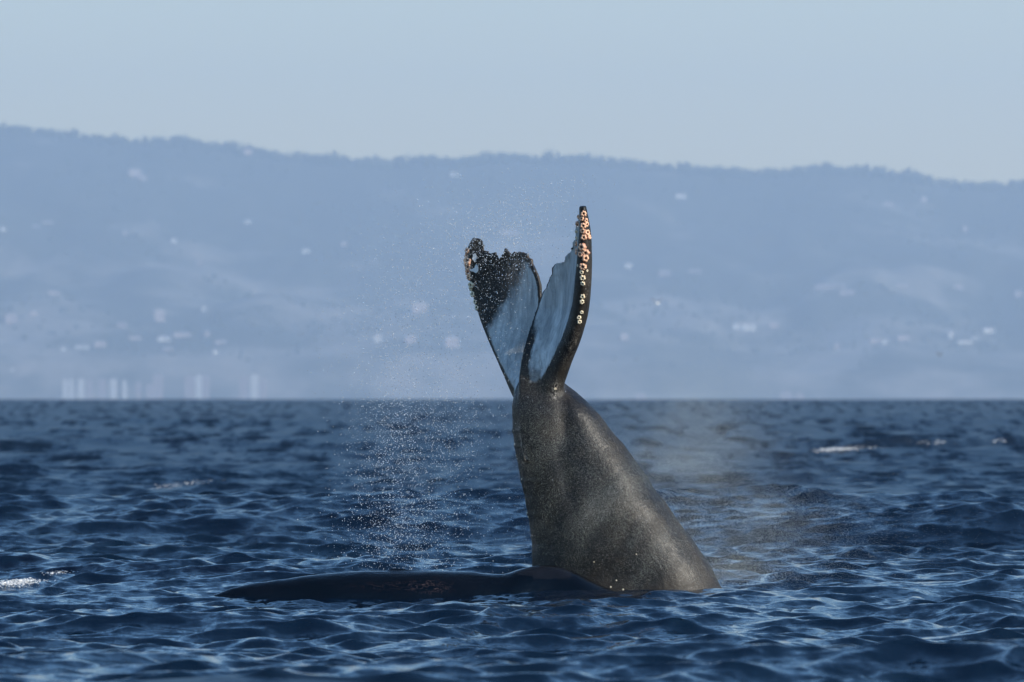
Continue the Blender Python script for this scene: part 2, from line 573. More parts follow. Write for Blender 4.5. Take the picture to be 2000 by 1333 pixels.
HOUSES = [
    (264, 338, 26, 16, 'pinkish house cluster block in a clearing high on the left hillside', 1),
    (278, 346, 14, 10, 'small pinkish house just right of and below the clearing block high on the left', 1),
    (484, 295, 16, 8, 'pale pink house just under the ridge line left of centre', 1),
    (6, 448, 10, 8, 'small pale house at the left edge of the photo at mid slope', 0),
    (92, 436, 22, 10, 'wide pinkish building at mid slope near the left edge', 1),
    (70, 443, 14, 7, 'faint low building beside the wide pinkish one near the left edge', 1),
    (245, 456, 9, 10, 'faint upright house at mid slope left of centre', 1),
    (339, 469, 9, 9, 'small bright dot-like house at mid slope left of centre', 0),
    (484, 433, 12, 8, 'pale house at upper mid slope above the left shore blocks', 0),
    (597, 490, 14, 10, 'bright white house alone at mid slope left of the spray', 0),
    (388, 514, 11, 7, 'faint small house at mid slope between two brighter ones', 1),
    (105, 572, 26, 7, 'long faint low building at lower mid slope on the left', 1),
    (398, 603, 8, 11, 'small upright white house at lower slope, left third', 0),
    (312, 616, 20, 24, 'large faint pinkish building at lower slope, left third', 1),
    (237, 634, 18, 9, 'faint pinkish house left of the large pinkish building', 1),
    (22, 622, 22, 18, 'faint pink building at lower slope near the left edge', 1),
    (66, 612, 16, 10, 'faint pale building beside the pink one near the left edge', 1),
    (124, 682, 9, 9, 'bright white house at left end of the lower left row', 0),
    (160, 678, 28, 9, 'long pale building next to the bright house in lower left row', 0),
    (196, 673, 24, 12, 'pale building in the lower left row, second from its bright end', 1),
    (264, 661, 26, 8, 'low pale building in the middle of the lower left row', 1),
    (320, 661, 24, 10, 'bright low building near the middle of the lower left row', 0),
    (356, 654, 36, 9, 'long pale terrace right of the bright low building on the left', 1),
    (405, 652, 10, 10, 'small pale house after the long terrace on the left', 1),
    (328, 682, 20, 7, 'faint low building under the bright low building on the left', 1),
    (432, 669, 24, 9, 'pale building at right end of the lower left row', 1),
    (421, 687, 9, 8, 'small bright white house under the right end of the lower left row', 0),
    (25, 723, 7, 8, 'tiny white house low on the left slope near the edge', 0),
    (738, 660, 15, 17, 'brightest white round-looking house left of the spray', 0),
    (802, 662, 22, 14, 'faint pinkish building behind the spray', 1),
    (883, 668, 28, 22, 'larger faint pinkish building between spray and left fluke', 1),
    (820, 600, 30, 20, 'faint broad pinkish building high behind the spray', 1),
    (672, 476, 12, 8, 'faint small house left of the spray at mid slope', 1),
    (995, 455, 34, 14, 'faint broad building seen between the two fluke tips', 1),
    (888, 341, 16, 9, 'white house under the ridge left of the whale tail', 0),
    (1330, 383, 20, 10, 'white house high on the slope right of the whale tail', 0),
    (1228, 519, 13, 10, 'white house at mid slope just right of the whale tail', 0),
    (1298, 534, 24, 14, 'faint broad building right of the whale tail at mid slope', 1),
    (1357, 530, 26, 8, 'faint long building at mid slope right of centre', 1),
    (1220, 657, 16, 12, 'faint pinkish house low on the slope right of the tail', 1),
    (1442, 636, 22, 11, 'pale wing at left end of the bright long building on the right', 0),
    (1464, 637, 26, 14, 'bright white long building low on the slope right of centre', 0),
    (1512, 634, 18, 9, 'faint house right of the bright long building', 1),
    (1622, 560, 60, 10, 'wide faint terrace at mid slope on the right', 1),
    (1655, 572, 30, 12, 'faint block under the wide terrace on the right', 1),
    (1762, 558, 24, 7, 'faint low building right of the wide terrace', 1),
    (1735, 398, 20, 8, 'faint house high on the slope at right', 1),
    (1805, 390, 12, 12, 'faint pale house high on the slope near the right', 1),
    (1886, 448, 8, 14, 'faint narrow house at upper slope near the right edge', 1),
    (1872, 560, 18, 8, 'faint house at mid slope near the right edge', 1),
    (1990, 573, 16, 10, 'pinkish house at the right edge of the photo at mid slope', 1),
    (1635, 676, 9, 14, 'small upright pale house low on the right slope', 1),
    (1710, 665, 22, 9, 'faint low building beside the bright one low on the right', 1),
    (1729, 667, 12, 11, 'small bright white house low on the right slope', 0),
    (1765, 660, 26, 10, 'faint pinkish terrace low on the right slope', 1),
    (1858, 655, 9, 18, 'narrow upright white house low near the right edge', 0),
    (1885, 669, 30, 9, 'long white building stepping up a slope near the right edge', 0),
    (1905, 662, 14, 9, 'upper end block of the stepping white building near the right edge', 0),
    (1932, 646, 24, 12, 'bright white building low on the slope nearest the right edge', 0),
]
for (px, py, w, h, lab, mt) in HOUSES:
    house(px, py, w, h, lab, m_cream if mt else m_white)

SHORE_BLOCKS = [
    (127, 742, 9, 'white mirage-stretched block at the left end of the shoreline row', 0), (139, 742, 8, 'white mirage-stretched block second from the left in the shoreline row', 0),
    (158, 741, 12, 'bright white mirage-stretched block third from the left in the shoreline row', 0), (174, 743, 10, 'faint narrow mirage-stretched block right of the third white one on the shore', 1),
    (200, 742, 13, 'pinkish mirage-stretched block in the middle of the bright shoreline row', 1), (221, 741, 12, 'brightest white mirage-stretched block at the right of the bright shoreline row', 0),
    (243, 744, 7, 'thin pale mirage-stretched block just after the brightest one on the shore', 0), (270, 748, 10, 'faint thin block between the bright row and the next on shore', 1),
    (308, 733, 18, 'faint pinkish tall block left of the middle of the shoreline', 1), (292, 752, 14, 'faint lower block at left foot of the pinkish tall block', 1),
    (370, 735, 18, 'pale wide block with flat top on the shore', 1), (388, 733, 12, 'pale block joined right of the wide flat-topped block on shore', 0),
    (402, 735, 12, 'pale narrow block right of the pair on the shore', 1),
    (476, 737, 16, 'left block of the last faint group on the left shore', 1), (497, 733, 14, 'tallest middle block of the last faint group on the left shore', 0),
    (514, 740, 12, 'right block of the last faint group on the left shore', 1),
    (1251, 770, 20, 'low faint block at the waterline right of the whale', 1), (1536, 766, 22, 'low pale block at the waterline on the right', 1), (1562, 769, 16, 'low faint block beside the pale one at the right waterline', 1),
]
for (px, py, wpx, lab, mt) in SHORE_BLOCKS:
    Yd = 18860.0  # heat-mirage stretch and streaks are built in as extra height and dark bands
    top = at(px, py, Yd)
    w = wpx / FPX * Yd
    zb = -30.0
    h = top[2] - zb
    t = empty('mirage_stretched_block' if h > 45 else 'apartment_block', (top[0], Yd, zb))
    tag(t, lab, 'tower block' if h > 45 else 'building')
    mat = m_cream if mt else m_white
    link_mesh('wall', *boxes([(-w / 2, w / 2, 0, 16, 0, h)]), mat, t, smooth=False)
    link_mesh('roof', *boxes([(-w / 2 - 0.4, w / 2 + 0.4, -0.4, 16.4, h + 0.01, h + 0.9), (-w / 5, w / 5, 5, 11, h + 0.92, h + 4)]), m_roofl, t, smooth=False)
    nfl = max(2, int(h / 6.5))
    for i in range(nfl):
        z0 = h * (i + 0.35) / nfl
        link_mesh('mirage_band', *boxes([(-w * 0.36, w * 0.36, -0.25, 0.2, z0, z0 + 1.3)]), m_glass, t, smooth=False)

# ------------------------------------------------------------------ whale with raised tail
YW = 60.0


def catmull(P, n):
    P = np.asarray(P, float)
    out = []
    m = len(P) - 1
    for i in range(n):
        t = i / (n - 1) * m
        j = min(int(t), m - 1); f = t - j
        p0 = P[max(j - 1, 0)]; p1 = P[j]; p2 = P[j + 1]; p3 = P[min(j + 2, m)]
        out.append(0.5 * ((2 * p1) + (-p0 + p2) * f + (2 * p0 - 5 * p1 + 4 * p2 - p3) * f * f + (-p0 + 3 * p1 - 3 * p2 + p3) * f ** 3))
    return np.array(out)


# stations of the tail stock: py, left px, right px, half depth (m), depth centre
STOCK = [(1400, 1120, 1660, 0.80, 0.10), (1300, 1080, 1565, 0.76, 0.08), (1220, 1052, 1475, 0.72, 0.06), (1160, 1041, 1418, 0.68, 0.05),
         (1100, 1039, 1384, 0.63, 0.03), (1050, 1036, 1349, 0.59, 0.02), (1000, 1030, 1314, 0.55, 0.0), (950, 1020, 1275, 0.50, 0.0),
         (900, 1008, 1243, 0.45, 0.0), (850, 1000, 1204, 0.40, 0.0), (800, 998, 1163, 0.35, 0.0), (770, 1001, 1132, 0.28, 0.05), (748, 1008, 1104, 0.20, 0.10),
         (730, 1022, 1080, 0.09, 0.14)]
st = catmull(STOCK, 90)
NA = 72
sv = []
for (py, xl, xr, hd, yc) in st:
    a = at(xl, py, YW); b = at(xr, py, YW)
    cx_ = (a[0] + b[0]) / 2; r = (b[0] - a[0]) / 2
    for j in range(NA):
        t = 2 * math.pi * j / NA
        c, s = math.cos(t), math.sin(t)
        e = 2 / 1.75
        px_ = cx_ + r * math.copysign(abs(c) ** 1.05, c)
        py_ = YW + yc + hd * 0.80 * math.copysign(max(0.0, 1 - abs(c) ** 3.6) ** 0.85, s)
        sv.append((px_, py_, a[2]))
sv = np.array(sv)
sf = []
for i in range(len(st) - 1):
    for j in range(NA):
        a, b = i * NA + j, i * NA + (j + 1) % NA
        sf.append((a, b, b + NA, a + NA))
sf.append(tuple(range(NA))[::-1]); sf.append(tuple((len(st) - 1) * NA + j for j in range(NA)))

src_pts, src_pale = [], []


def fluke(lead, trail, thick, te, camber, inner_sign, jag, pale_fn, n=230, m=34, seed=0):
    L = catmull(lead, n); T = catmull(trail, n)
    th = np.interp(np.linspace(0, 1, n), np.linspace(0, 1, len(thick)), thick)
    tt = np.interp(np.linspace(0, 1, n), np.linspace(0, 1, len(te)), te)
    Lw = np.array([at(p[0], p[1], YW + p[2]) for p in L])
    Tw = np.array([at(p[0], p[1], YW + p[2]) for p in T])
    tan = np.gradient(Lw + Tw, axis=0)
    tan /= np.linalg.norm(tan, axis=1)[:, None]
    ttan = np.gradient(Tw, axis=0); ttan /= np.linalg.norm(ttan, axis=1)[:, None]
    r = np.random.default_rng(seed)
    vs_ = []
    # torn trailing edge
    jg = np.zeros(n)
    for sc_, am in ((5, 0.022), (14, 0.022), (34, 0.020), (70, 0.014)):
        kn = r.normal(size=sc_ + 2)
        jg += am * np.interp(np.linspace(0, sc_, n), np.arange(sc_ + 2), kn)
    jg *= np.interp(np.linspace(0, 1, n), np.linspace(0, 1, len(jag)), jag)
    for i in range(n):
        ch = Tw[i] - Lw[i]
        cl = np.linalg.norm(ch); cd = ch / cl
        nrm = np.cross(cd, tan[i]); nrm /= np.linalg.norm(nrm)
        nrm *= inner_sign
        od = np.cross(nrm, ttan[i]); od /= np.linalg.norm(od)
        if od @ (cd + np.array((0, 0, 0.6))) < 0: od = -od
        hn = th[i] / 2
        for side in (1, -1):
            rngc = range(m) if side == 1 else range(m - 2, 0, -1)
            for q in rngc:
                c = (1 - math.cos(math.pi * q / (m - 1))) / 2
                # half thickness
                nose = min(0.5, hn * 1.3 / cl)
                if c < nose: h = hn * math.sqrt(max(0, 1 - ((nose - c) / nose) ** 2))
                else:
                    f = (c - nose) / (1 - nose)
                    h = hn + (tt[i] / 2 - hn) * (1 - (1 - f) ** 1.7)
                if q == m - 1 or q == 0: h = 0
                cam_ = camber * math.sin(math.pi * c) * cl
                p = Lw[i] + cd * (c * cl) + od * (jg[i] * c ** 5) - nrm * cam_ + nrm * (h * side)
                vs_.append(p)
                src_pts.append(p)
                s = i / (n - 1)
                src_pale.append(pale_fn(s, c, nose) if side == 1 else 0.0)
    K = 2 * m - 2
    fs_ = []
    for i in range(n - 1):
        for j in range(K):
            a, b = i * K + j, i * K + (j + 1) % K
            fs_.append((a, b, b + K, a + K))
    fs_.append(tuple(range(K))[::-1]); fs_.append(tuple((n - 1) * K + j for j in range(K)))
    return np.array(vs_), fs_


def pale_r(s, c, nose):
    return float(sstep(nose * 0.95, nose * 1.35 + 0.02, c)) * float(sstep(0.17, 0.42, s + 0.05 * (c < 0.5))) * (1 - 0.7 * float(sstep(0.9, 1.0, s))) * (1 - (1 - float(sstep(0.36, 0.62, s))) * float(sstep(0.74, 0.92, c))) * (1 - float(sstep(0.95, 0.985, c)))


def pale_l(s, c, nose):
    a = float(sstep(nose * 0.3, nose * 0.9, c)) * float(sstep(0.02, 0.10, s))
    dark = float(sstep(0.38, 0.58, s + 0.14 * (0.5 - c)))
    return a * (1 - 0.93 * dark) * (1 - float(sstep(0.93, 0.975, c)))


rl = [(1118, 900, 0.0), (1106, 830, -0.04), (1096, 778, -0.12), (1113, 712, -0.25), (1130, 657, -0.38), (1142, 600, -0.47), (1146, 545, -0.54),
      (1146, 490, -0.59), (1144, 445, -0.62), (1143, 404, -0.62)]
rt = [(1022, 900, 0.0), (1016, 830, 0.0), (1017, 765, 0.0), (1024, 705, 0.04), (1038, 655, 0.10), (1053, 602, 0.14), (1070, 549, 0.05), (1098, 504, -0.14),
      (1121, 462, -0.36), (1133, 403, -0.58)]
v_r, f_r = fluke(rl, rt, [0.55, 0.46, 0.34, 0.27, 0.24, 0.22, 0.205, 0.18, 0.14, 0.075], [0.50, 0.40, 0.28, 0.20, 0.13, 0.06, 0.036, 0.032, 0.03, 0.03], 0.12, -1, [0, 0, 0, 0, 0, 0.2, 0.8, 1.2, 0.8, 0.1], pale_r, seed=4)
ll = [(1030, 822, 0.06), (1003, 782, 0.16), (985, 738, 0.34), (962, 682, 0.58), (940, 625, 0.74), (924, 572, 0.82), (914, 520, 0.82), (914, 485, 0.78), (924, 464, 0.74)]
lt = [(1080, 800, 0.14), (1069, 735, 0.17), (1062, 680, 0.19), (1058, 615, 0.20), (1057, 568, 0.21), (1046, 528, 0.26), (1022, 492, 0.38),
      (996, 503, 0.50), (972, 511, 0.60), (953, 492, 0.66), (938, 466, 0.71)]
v_l, f_l = fluke(ll, lt, [0.26, 0.22, 0.18, 0.16, 0.15, 0.14, 0.12, 0.09, 0.05], [0.16, 0.12, 0.08, 0.05, 0.04, 0.034, 0.03, 0.03, 0.03], 0.035, 1, [0, 0, 0, 0.2, 0.3, 1.0, 1.7, 1.5, 0.3], pale_l, seed=9)


def ensure_out(v, f):
    bm = bmesh.new()
    vv = [bm.verts.new(p) for p in v]
    for q in f:
        try: bm.faces.new([vv[i] for i in q])
        except ValueError: pass
    bmesh.ops.recalc_face_normals(bm, faces=bm.faces)
    return bm


def merged(bodies, voxel, smooth_it):
    big = bmesh.new()
    for v, f in bodies:
        b = ensure_out(v, f)
        me = bpy.data.meshes.new('tmp'); b.to_mesh(me); b.free()
        big.from_mesh(me); bpy.data.meshes.remove(me)
    me = bpy.data.meshes.new('tmp'); big.to_mesh(me); big.free()
    o = bpy.data.objects.new('tmp', me); C.objects.link(o)
    m1 = o.modifiers.new('r', 'REMESH'); m1.mode = 'VOXEL'; m1.voxel_size = voxel; m1.use_smooth_shade = True
    m2 = o.modifiers.new('s', 'SMOOTH'); m2.factor = 0.5; m2.iterations = smooth_it
    dg = bpy.context.evaluated_depsgraph_get()
    res = bpy.data.meshes.new_from_object(o.evaluated_get(dg))
    bpy.data.objects.remove(o)
    return res


wm = merged([(sv, sf), (v_r, f_r), (v_l, f_l)], 0.0115, 1)
nv = len(wm.vertices)
co = np.empty(nv * 3, np.float32); wm.vertices.foreach_get('co', co); co = co.reshape(-1, 3).astype(float)
# let the flukes flow out of the stock: heavy smoothing at the joint only
ed = np.empty(len(wm.edges) * 2, np.int32); wm.edges.foreach_get('vertices', ed); ed = ed.reshape(-1, 2)
zj = (1155 - (773 - FPX * (co[:, 2] - CAM_H) / co[:, 1]))
pyj = 773 - FPX * (co[:, 2] - CAM_H) / co[:, 1]
wj = (sstep(640, 730, pyj) * (1 - sstep(830, 900, pyj)))[:, None] * 0.9
deg = np.bincount(ed.ravel(), minlength=nv)[:, None]
for _ in range(26):
    acc = np.zeros_like(co)
    for ax in range(3):
        acc[:, ax] = np.bincount(ed[:, 0], co[ed[:, 1], ax], nv) + np.bincount(ed[:, 1], co[ed[:, 0], ax], nv)
    co += (acc / np.maximum(deg, 1) - co) * wj
wm.vertices.foreach_set('co', co.astype(np.float32).ravel()); wm.update()
no = np.empty(nv * 3, np.float32); wm.vertex_normals.foreach_get('vector', no); no = no.reshape(-1, 3).astype(float)
wpx = 1000 + FPX * co[:, 0] / co[:, 1]
wpy = 773 - FPX * (co[:, 2] - CAM_H) / co[:, 1]


def blob(cx, cy, sx, sy, ang=0.0):
    a = math.radians(ang)
    dx, dy = wpx - cx, wpy - cy
    u = dx * math.cos(a) + dy * math.sin(a); w = -dx * math.sin(a) + dy * math.cos(a)
    return np.exp(-(u / sx) ** 2 - (w / sy) ** 2)


front = np.clip(-no[:, 1] * 1.4, 0, 1)
disp = np.zeros(nv)
# hollow under the fluke root, tendon ridges and soft swellings of the stock
disp += front * (-0.04 * blob(1104, 835, 17, 55, -4) + 0.01 * blob(1055, 850, 24, 75, -6) + 0.0 * blob(1150, 880, 30, 80, -24)
                 - 0.03 * blob(1105, 940, 16, 70, -14) + 0.008 * blob(1215, 985, 16, 50, 40) - 0.008 * blob(1180, 950, 12, 60, 40)
                 - 0.03 * blob(1085, 1000, 40, 60, 0) + 0.03 * blob(1190, 1050, 60, 60, 0))
for ky, kw, ka in ((866, 11, 0.018), (905, 14, -0.010), (934, 12, 0.015), (977, 11, 0.018), (1012, 14, -0.010), (1058, 13, 0.015), (1100, 14, 0.008), (805, 12, 0.008)):
    disp += ka * np.exp(-((wpy - ky) / kw) ** 2) * np.clip(no[:, 0], 0, 1) ** 2.5 * (wpx > 1110)
for ky, kw, ka in ((842, 5, 0.010), (872, 4, 0.012), (905, 6, -0.010), (940, 4, 0.012), (968, 6, -0.008), (1006, 5, 0.014), (1060, 8, -0.008)):
    disp += ka * np.exp(-((wpy - ky) / kw) ** 2) * np.clip(-no[:, 0], 0, 1) ** 3 * 0.7 * (wpx < 1060)
below = sstep(740, 800, wpy)
low = fbm(co[:, 0] * 2.2 + 5, co[:, 2] * 1.6 + 3, 3) * 0.012 + fbm(co[:, 0] * 7, co[:, 2] * 5 + co[:, 1] * 3, 8) * 0.005
disp += low * below
# uneven dorsal/ventral keels
disp += fbm(co[:, 2] * 3.0 + 10 * (no[:, 0] > 0), co[:, 2] * 0 + 0.5, 15) * 0.035 * below * np.abs(no[:, 0]) ** 2
disp += fbm(co[:, 0] * 16, co[:, 2] * 9 + co[:, 1] * 9, 21) * 0.004
co2 = co + no * disp[:, None]
wm.vertices.foreach_set('co', co2.astype(np.float32).ravel())
kd = kdtree.KDTree(len(src_pts))
for i, p in enumerate(src_pts): kd.insert(p, i)
kd.balance()
pale = np.zeros(nv)
for i in np.where(wpy < 800)[0]:
    hits = kd.find_n(co[i], 3)
    w = [1 / (h[2] + 1e-3) for h in hits]
    pale[i] = sum(src_pale[h[1]] * a for h, a in zip(hits, w)) / sum(w)
wm.update()
wm.polygons.foreach_set('use_smooth', np.ones(len(wm.polygons), dtype=bool))
set_attr(wm, 'pale', pale)
set_attr(wm, 'painted_sun', np.clip(blob(1010, 535, 26, 42) * (pale > -1), 0, 1))  # warm sunlit area at the top of the left fluke, painted into the colour
scar = blob(1085, 757, 10, 16) + blob(1082, 775, 8, 10) + 0.5 * blob(1115, 670, 14, 40, 20)
patch = 0.95 * blob(927, 503, 5, 9) + 1.0 * blob(930, 526, 5, 9) + 0.8 * blob(922, 528, 7, 3)
set_attr(wm, 'scar', np.clip(scar, 0, 1))
set_attr(wm, 'patch', np.clip(patch, 0, 1) * front)
set_attr(wm, 'wet', 1 - sstep(0.0, 0.1, co[:, 2] - 0.05))


def skin(name, tail=True):
    m, nt, nd, lk, bs = material(name)
    base_n = noise(nt, 5.0, 7, 0.62)
    fine = noise(nt, 34.0, 5, 0.65)
    big = noise(nt, 1.5, 5, 0.6, dist=0.6)
    dark = ramp(nt, big.outputs[0], [(0.38, (0.003, 0.0025, 0.0025)), (0.5, (0.0085, 0.0065, 0.005)), (0.62, (0.023, 0.017, 0.011))]).outputs[0]
    mott = ramp(nt, math_node(nt, 'MULTIPLY', base_n.outputs[0], math_node(nt, 'ADD', fine.outputs[0], 0.5)), [(0.52, g(0)), (0.68, g(1))]).outputs[0]
    col = mix(nt, math_node(nt, 'MULTIPLY', mott, 0.30), dark, (0.045, 0.038, 0.032))
    # pale freckles
    vo = nt.nodes.new('ShaderNodeTexVoronoi'); vo.inputs['Scale'].default_value = 26
    gm = nt.nodes.new('ShaderNodeNewGeometry'); lk.new(gm.outputs['Position'], vo.inputs['Vector'])
    fr = ramp(nt, vo.outputs['Distance'], [(0.10, g(1)), (0.26, g(0))]).outputs[0]
    frm = math_node(nt, 'MULTIPLY', fr, ramp(nt, noise(nt, 2.3, 3, 0.6).outputs[0], [(0.5, g(0)), (0.62, g(0.7))]).outputs[0])
    col = mix(nt, math_node(nt, 'MULTIPLY', frm, 0.75), col, (0.2, 0.18, 0.165))
    # scratches: thin stretched lines
    scr = noise(nt, 1.0, 2, 0.5, mapping=(9, 9, 3), dist=2.2)
    sl = ramp(nt, scr.outputs[0], [(0.492, g(0)), (0.5, g(1)), (0.508, g(0))]).outputs[0]
    slm = math_node(nt, 'MULTIPLY', sl, ramp(nt, noise(nt, 1.7, 3, 0.6).outputs[0], [(0.56, g(0)), (0.66, g(1))]).outputs[0])
    col = mix(nt, math_node(nt, 'MULTIPLY', slm, 0.35), col, (0.26, 0.23, 0.22))
    rough = 0.42
    if tail:
        pn = attr(nt, 'pale')
        streak = noise(nt, 1.0, 6, 0.65, mapping=(26, 26, 2.6), dist=0.6)
        st2 = noise(nt, 1.0, 4, 0.6, mapping=(60, 60, 5))
        pc = ramp(nt, streak.outputs[0], [(0.28, (0.27, 0.29, 0.30)), (0.48, (0.53, 0.56, 0.56)), (0.72, (0.76, 0.78, 0.77))]).outputs[0]
        pc = mix(nt, math_node(nt, 'MULTIPLY', ramp(nt, st2.outputs[0], [(0.5, g(0)), (0.7, g(1))]).outputs[0], 0.35), pc, (0.5, 0.55, 0.56))
        dkn = noise(nt, 1.0, 4, 0.6, mapping=(6, 6, 1.6))
        pc = mix(nt, ramp(nt, dkn.outputs[0], [(0.38, g(0.65)), (0.60, g(0))]).outputs[0], pc, (0.19, 0.21, 0.22))
        edge = noise(nt, 9.0, 5, 0.6)
        pf = ramp(nt, math_node(nt, 'ADD', pn, math_node(nt, 'MULTIPLY', math_node(nt, 'SUBTRACT', edge.outputs[0], 0.5), 0.55)), [(0.3, g(0)), (0.62, g(1))]).outputs[0]
        col = mix(nt, pf, col, pc)
        col = mix(nt, math_node(nt, 'MULTIPLY', attr(nt, 'painted_sun'), ramp(nt, noise(nt, 12, 5, 0.7, mapping=(1.6, 1.6, 0.7)).outputs[0], [(0.38, g(0)), (0.6, g(0.85))]).outputs[0]), col, (0.30, 0.20, 0.14))
        pt = ramp(nt, math_node(nt, 'ADD', attr(nt, 'patch'), math_node(nt, 'MULTIPLY', math_node(nt, 'SUBTRACT', fine.outputs[0], 0.5), 0.7)), [(0.45, g(0)), (0.55, g(1))]).outputs[0]
        col = mix(nt, pt, col, (0.72, 0.73, 0.73))
        sc1 = noise(nt, 1.0, 2, 0.5, mapping=(26, 26, 14), dist=1.5)
        scl = ramp(nt, sc1.outputs[0], [(0.47, g(0)), (0.5, g(1)), (0.53, g(0))]).outputs[0]
        col = mix(nt, math_node(nt, 'MULTIPLY', scl, attr(nt, 'scar')), col, (0.42, 0.38, 0.33))
    lk.new(col, bs.inputs['Base Color'])
    rr = ramp(nt, base_n.outputs[0], [(0.35, g(0.36 if tail else 0.09)), (0.65, g(0.60 if tail else 0.22))]).outputs[0]
    lk.new(rr, bs.inputs['Roughness'])
    bs.inputs['IOR'].default_value = 1.38
    b = nt.nodes.new('ShaderNodeBump'); b.inputs['Strength'].default_value = 0.5; b.inputs['Distance'].default_value = 0.012
    hb = math_node(nt, 'ADD', fine.outputs[0], math_node(nt, 'MULTIPLY', base_n.outputs[0], 1.2))
    if tail: hb = math_node(nt, 'ADD', hb, math_node(nt, 'MULTIPLY', streak.outputs[0], math_node(nt, 'MULTIPLY', pn, 2.0)))
    lk.new(hb, b.inputs['Height']); lk.new(b.outputs[0], bs.inputs['Normal'])
    return m


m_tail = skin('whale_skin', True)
m_back = skin('wet_whale_skin', False)
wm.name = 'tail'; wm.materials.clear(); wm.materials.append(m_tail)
whale = empty('humpback_whale', (1.6, 60.0, 0.0))
tag(whale, 'whale with its dark tail stock and barnacled flukes raised high out of the sea', 'whale')
body = bpy.data.objects.new('body', wm); C.objects.link(body); body.parent = whale
body.location = (-1.6, -60.0, 0.0)
body['label'] = 'dark grey tail stock ending in two upright flukes with pale inner faces'

# barnacles
def barnacle_mesh(seed, lobes=6):
    r = random.Random(seed)
    prof = [(1.0, -0.15), (0.98, 0.12), (0.80, 0.42), (0.52, 0.52), (0.36, 0.40), (0.30, 0.16)]
    n = lobes * 4
    v = []; f = []
    ph = r.random() * 6
    lob = [r.uniform(0.85, 1.15) for _ in range(lobes)]
    for (rad, z) in prof:
        for j in range(n):
            a = 2 * math.pi * j / n
            wv = abs(math.sin(lobes * a / 2 + ph * 0)) ** 0.6
            k = rad * (0.80 + 0.22 * wv) * lob[int(j / 4)]
            v.append((k * math.cos(a), k * math.sin(a), z * (0.85 + 0.2 * wv)))
    for i in range(len(prof) - 1):
        for j in range(n):
            a, b = i * n + j, i * n + (j + 1) % n
            f.append((a, b, b + n, a + n))
    f.append(tuple((len(prof) - 1) * n + j for j in range(n)))
    return v, f


def bar_mat(name, c_rim, c_side, c_hole):
    m, nt, nd, lk, bs = material(name)
    tc = nt.nodes.new('ShaderNodeTexCoord')
    sx = nt.nodes.new('ShaderNodeSeparateXYZ'); lk.new(tc.outputs['Object'], sx.inputs[0])
    rr = math_node(nt, 'SQRT', math_node(nt, 'ADD', math_node(nt, 'MULTIPLY', sx.outputs[0], sx.outputs[0]), math_node(nt, 'MULTIPLY', sx.outputs[1], sx.outputs[1])))
    n = noise(nt, 4.0, 4, 0.6, vec=tc.outputs['Object'])
    rr2 = math_node(nt, 'ADD', rr, math_node(nt, 'MULTIPLY', math_node(nt, 'SUBTRACT', n.outputs[0], 0.5), 0.35))
    cr = ramp(nt, rr2, [(0.27, c_hole), (0.40, c_rim), (0.72, c_rim), (1.0, c_side)])
    lk.new(cr.outputs[0], bs.inputs['Base Color'])
    bs.inputs['Roughness'].default_value = 0.55
    return m


b_or = bar_mat('orange_barnacle', (0.86, 0.50, 0.31), (0.48, 0.22, 0.14), (0.08, 0.02, 0.015))
b_cr = bar_mat('cream_barnacle', (0.85, 0.72, 0.50), (0.55, 0.40, 0.25), (0.05, 0.03, 0.02))
bmeshes = {}
for key, mt in (('o', b_or), ('c', b_cr)):
    for s in range(3):
        me = bpy.data.meshes.new('barnacle')
        v, f = barnacle_mesh(s + 10, (5, 6, 7)[s]); me.from_pydata(v, [], f); me.update()
        me.polygons.foreach_set('use_smooth', np.ones(len(me.polygons), dtype=bool))
        me.materials.append(mt); bmeshes[(key, s)] = me
bm_ = bmesh.new(); bm_.from_mesh(wm); bvh = BVHTree.FromBMesh(bm_); bm_.free()
k_ = 400 / 1975.0
BR = [(1432, 235, 26, 'o'), (1372, 262, 20, 'o'), (1413, 285, 24, 'o'), (1455, 300, 22, 'o'), (1375, 338, 24, 'o'), (1428, 352, 26, 'o'), (1462, 338, 20, 'o'),
      (1362, 410, 17, 'c'), (1422, 402, 22, 'o'), (1466, 416, 24, 'o'), (1432, 465, 26, 'o'), (1484, 460, 22, 'o'), (1364, 470, 20, 'c'), (1362, 522, 24, 'o'),
      (1416, 560, 30, 'o'), (1364, 596, 25, 'o'), (1400, 628, 28, 'o'), (1450, 612, 24, 'o'), (1450, 666, 27, 'o'), (1374, 735, 14, 'c'), (1426, 748, 33, 'o'),
      (1410, 802, 24, 'c'), (1466, 785, 12, 'c'), (1421, 856, 28, 'c'), (1423, 910, 26, 'c'), (1420, 1036, 27, 'c'), (1415, 1086, 25, 'c'), (1412, 1186, 21, 'c'),
      (1387, 1238, 25, 'c'), (1392, 1278, 20, 'c')]
BL = [(312, 590, 30, 'o'), (286, 640, 20, 'o'), (303, 690, 28, 'o'), (300, 750, 26, 'o'), (320, 800, 28, 'o'), (327, 850, 22, 'o'), (327, 925, 26, 'c'), (338, 958, 22, 'c'),
      (342, 1010, 24, 'c'), (355, 1085, 20, 'c'), (372, 1140, 22, 'c'), (300, 715, 20, 'o'), (318, 825, 20, 'c')]
origin = Vector((0, 0, CAM_H))
EXTRA = [(1003, 868, 9), (1006, 890, 7), (1019, 936, 9), (1030, 1002, 10), (1032, 1010, 8), (1193, 1147, 8), (1204, 1134, 6), (1217, 1152, 9), (1084, 760, 12), (1160, 1098, 6), (1243, 1083, 6)]
BR = BR + [((x - 850) / k_, (y - 370) / k_, rr_ , 'c') for x, y, rr_ in EXTRA]
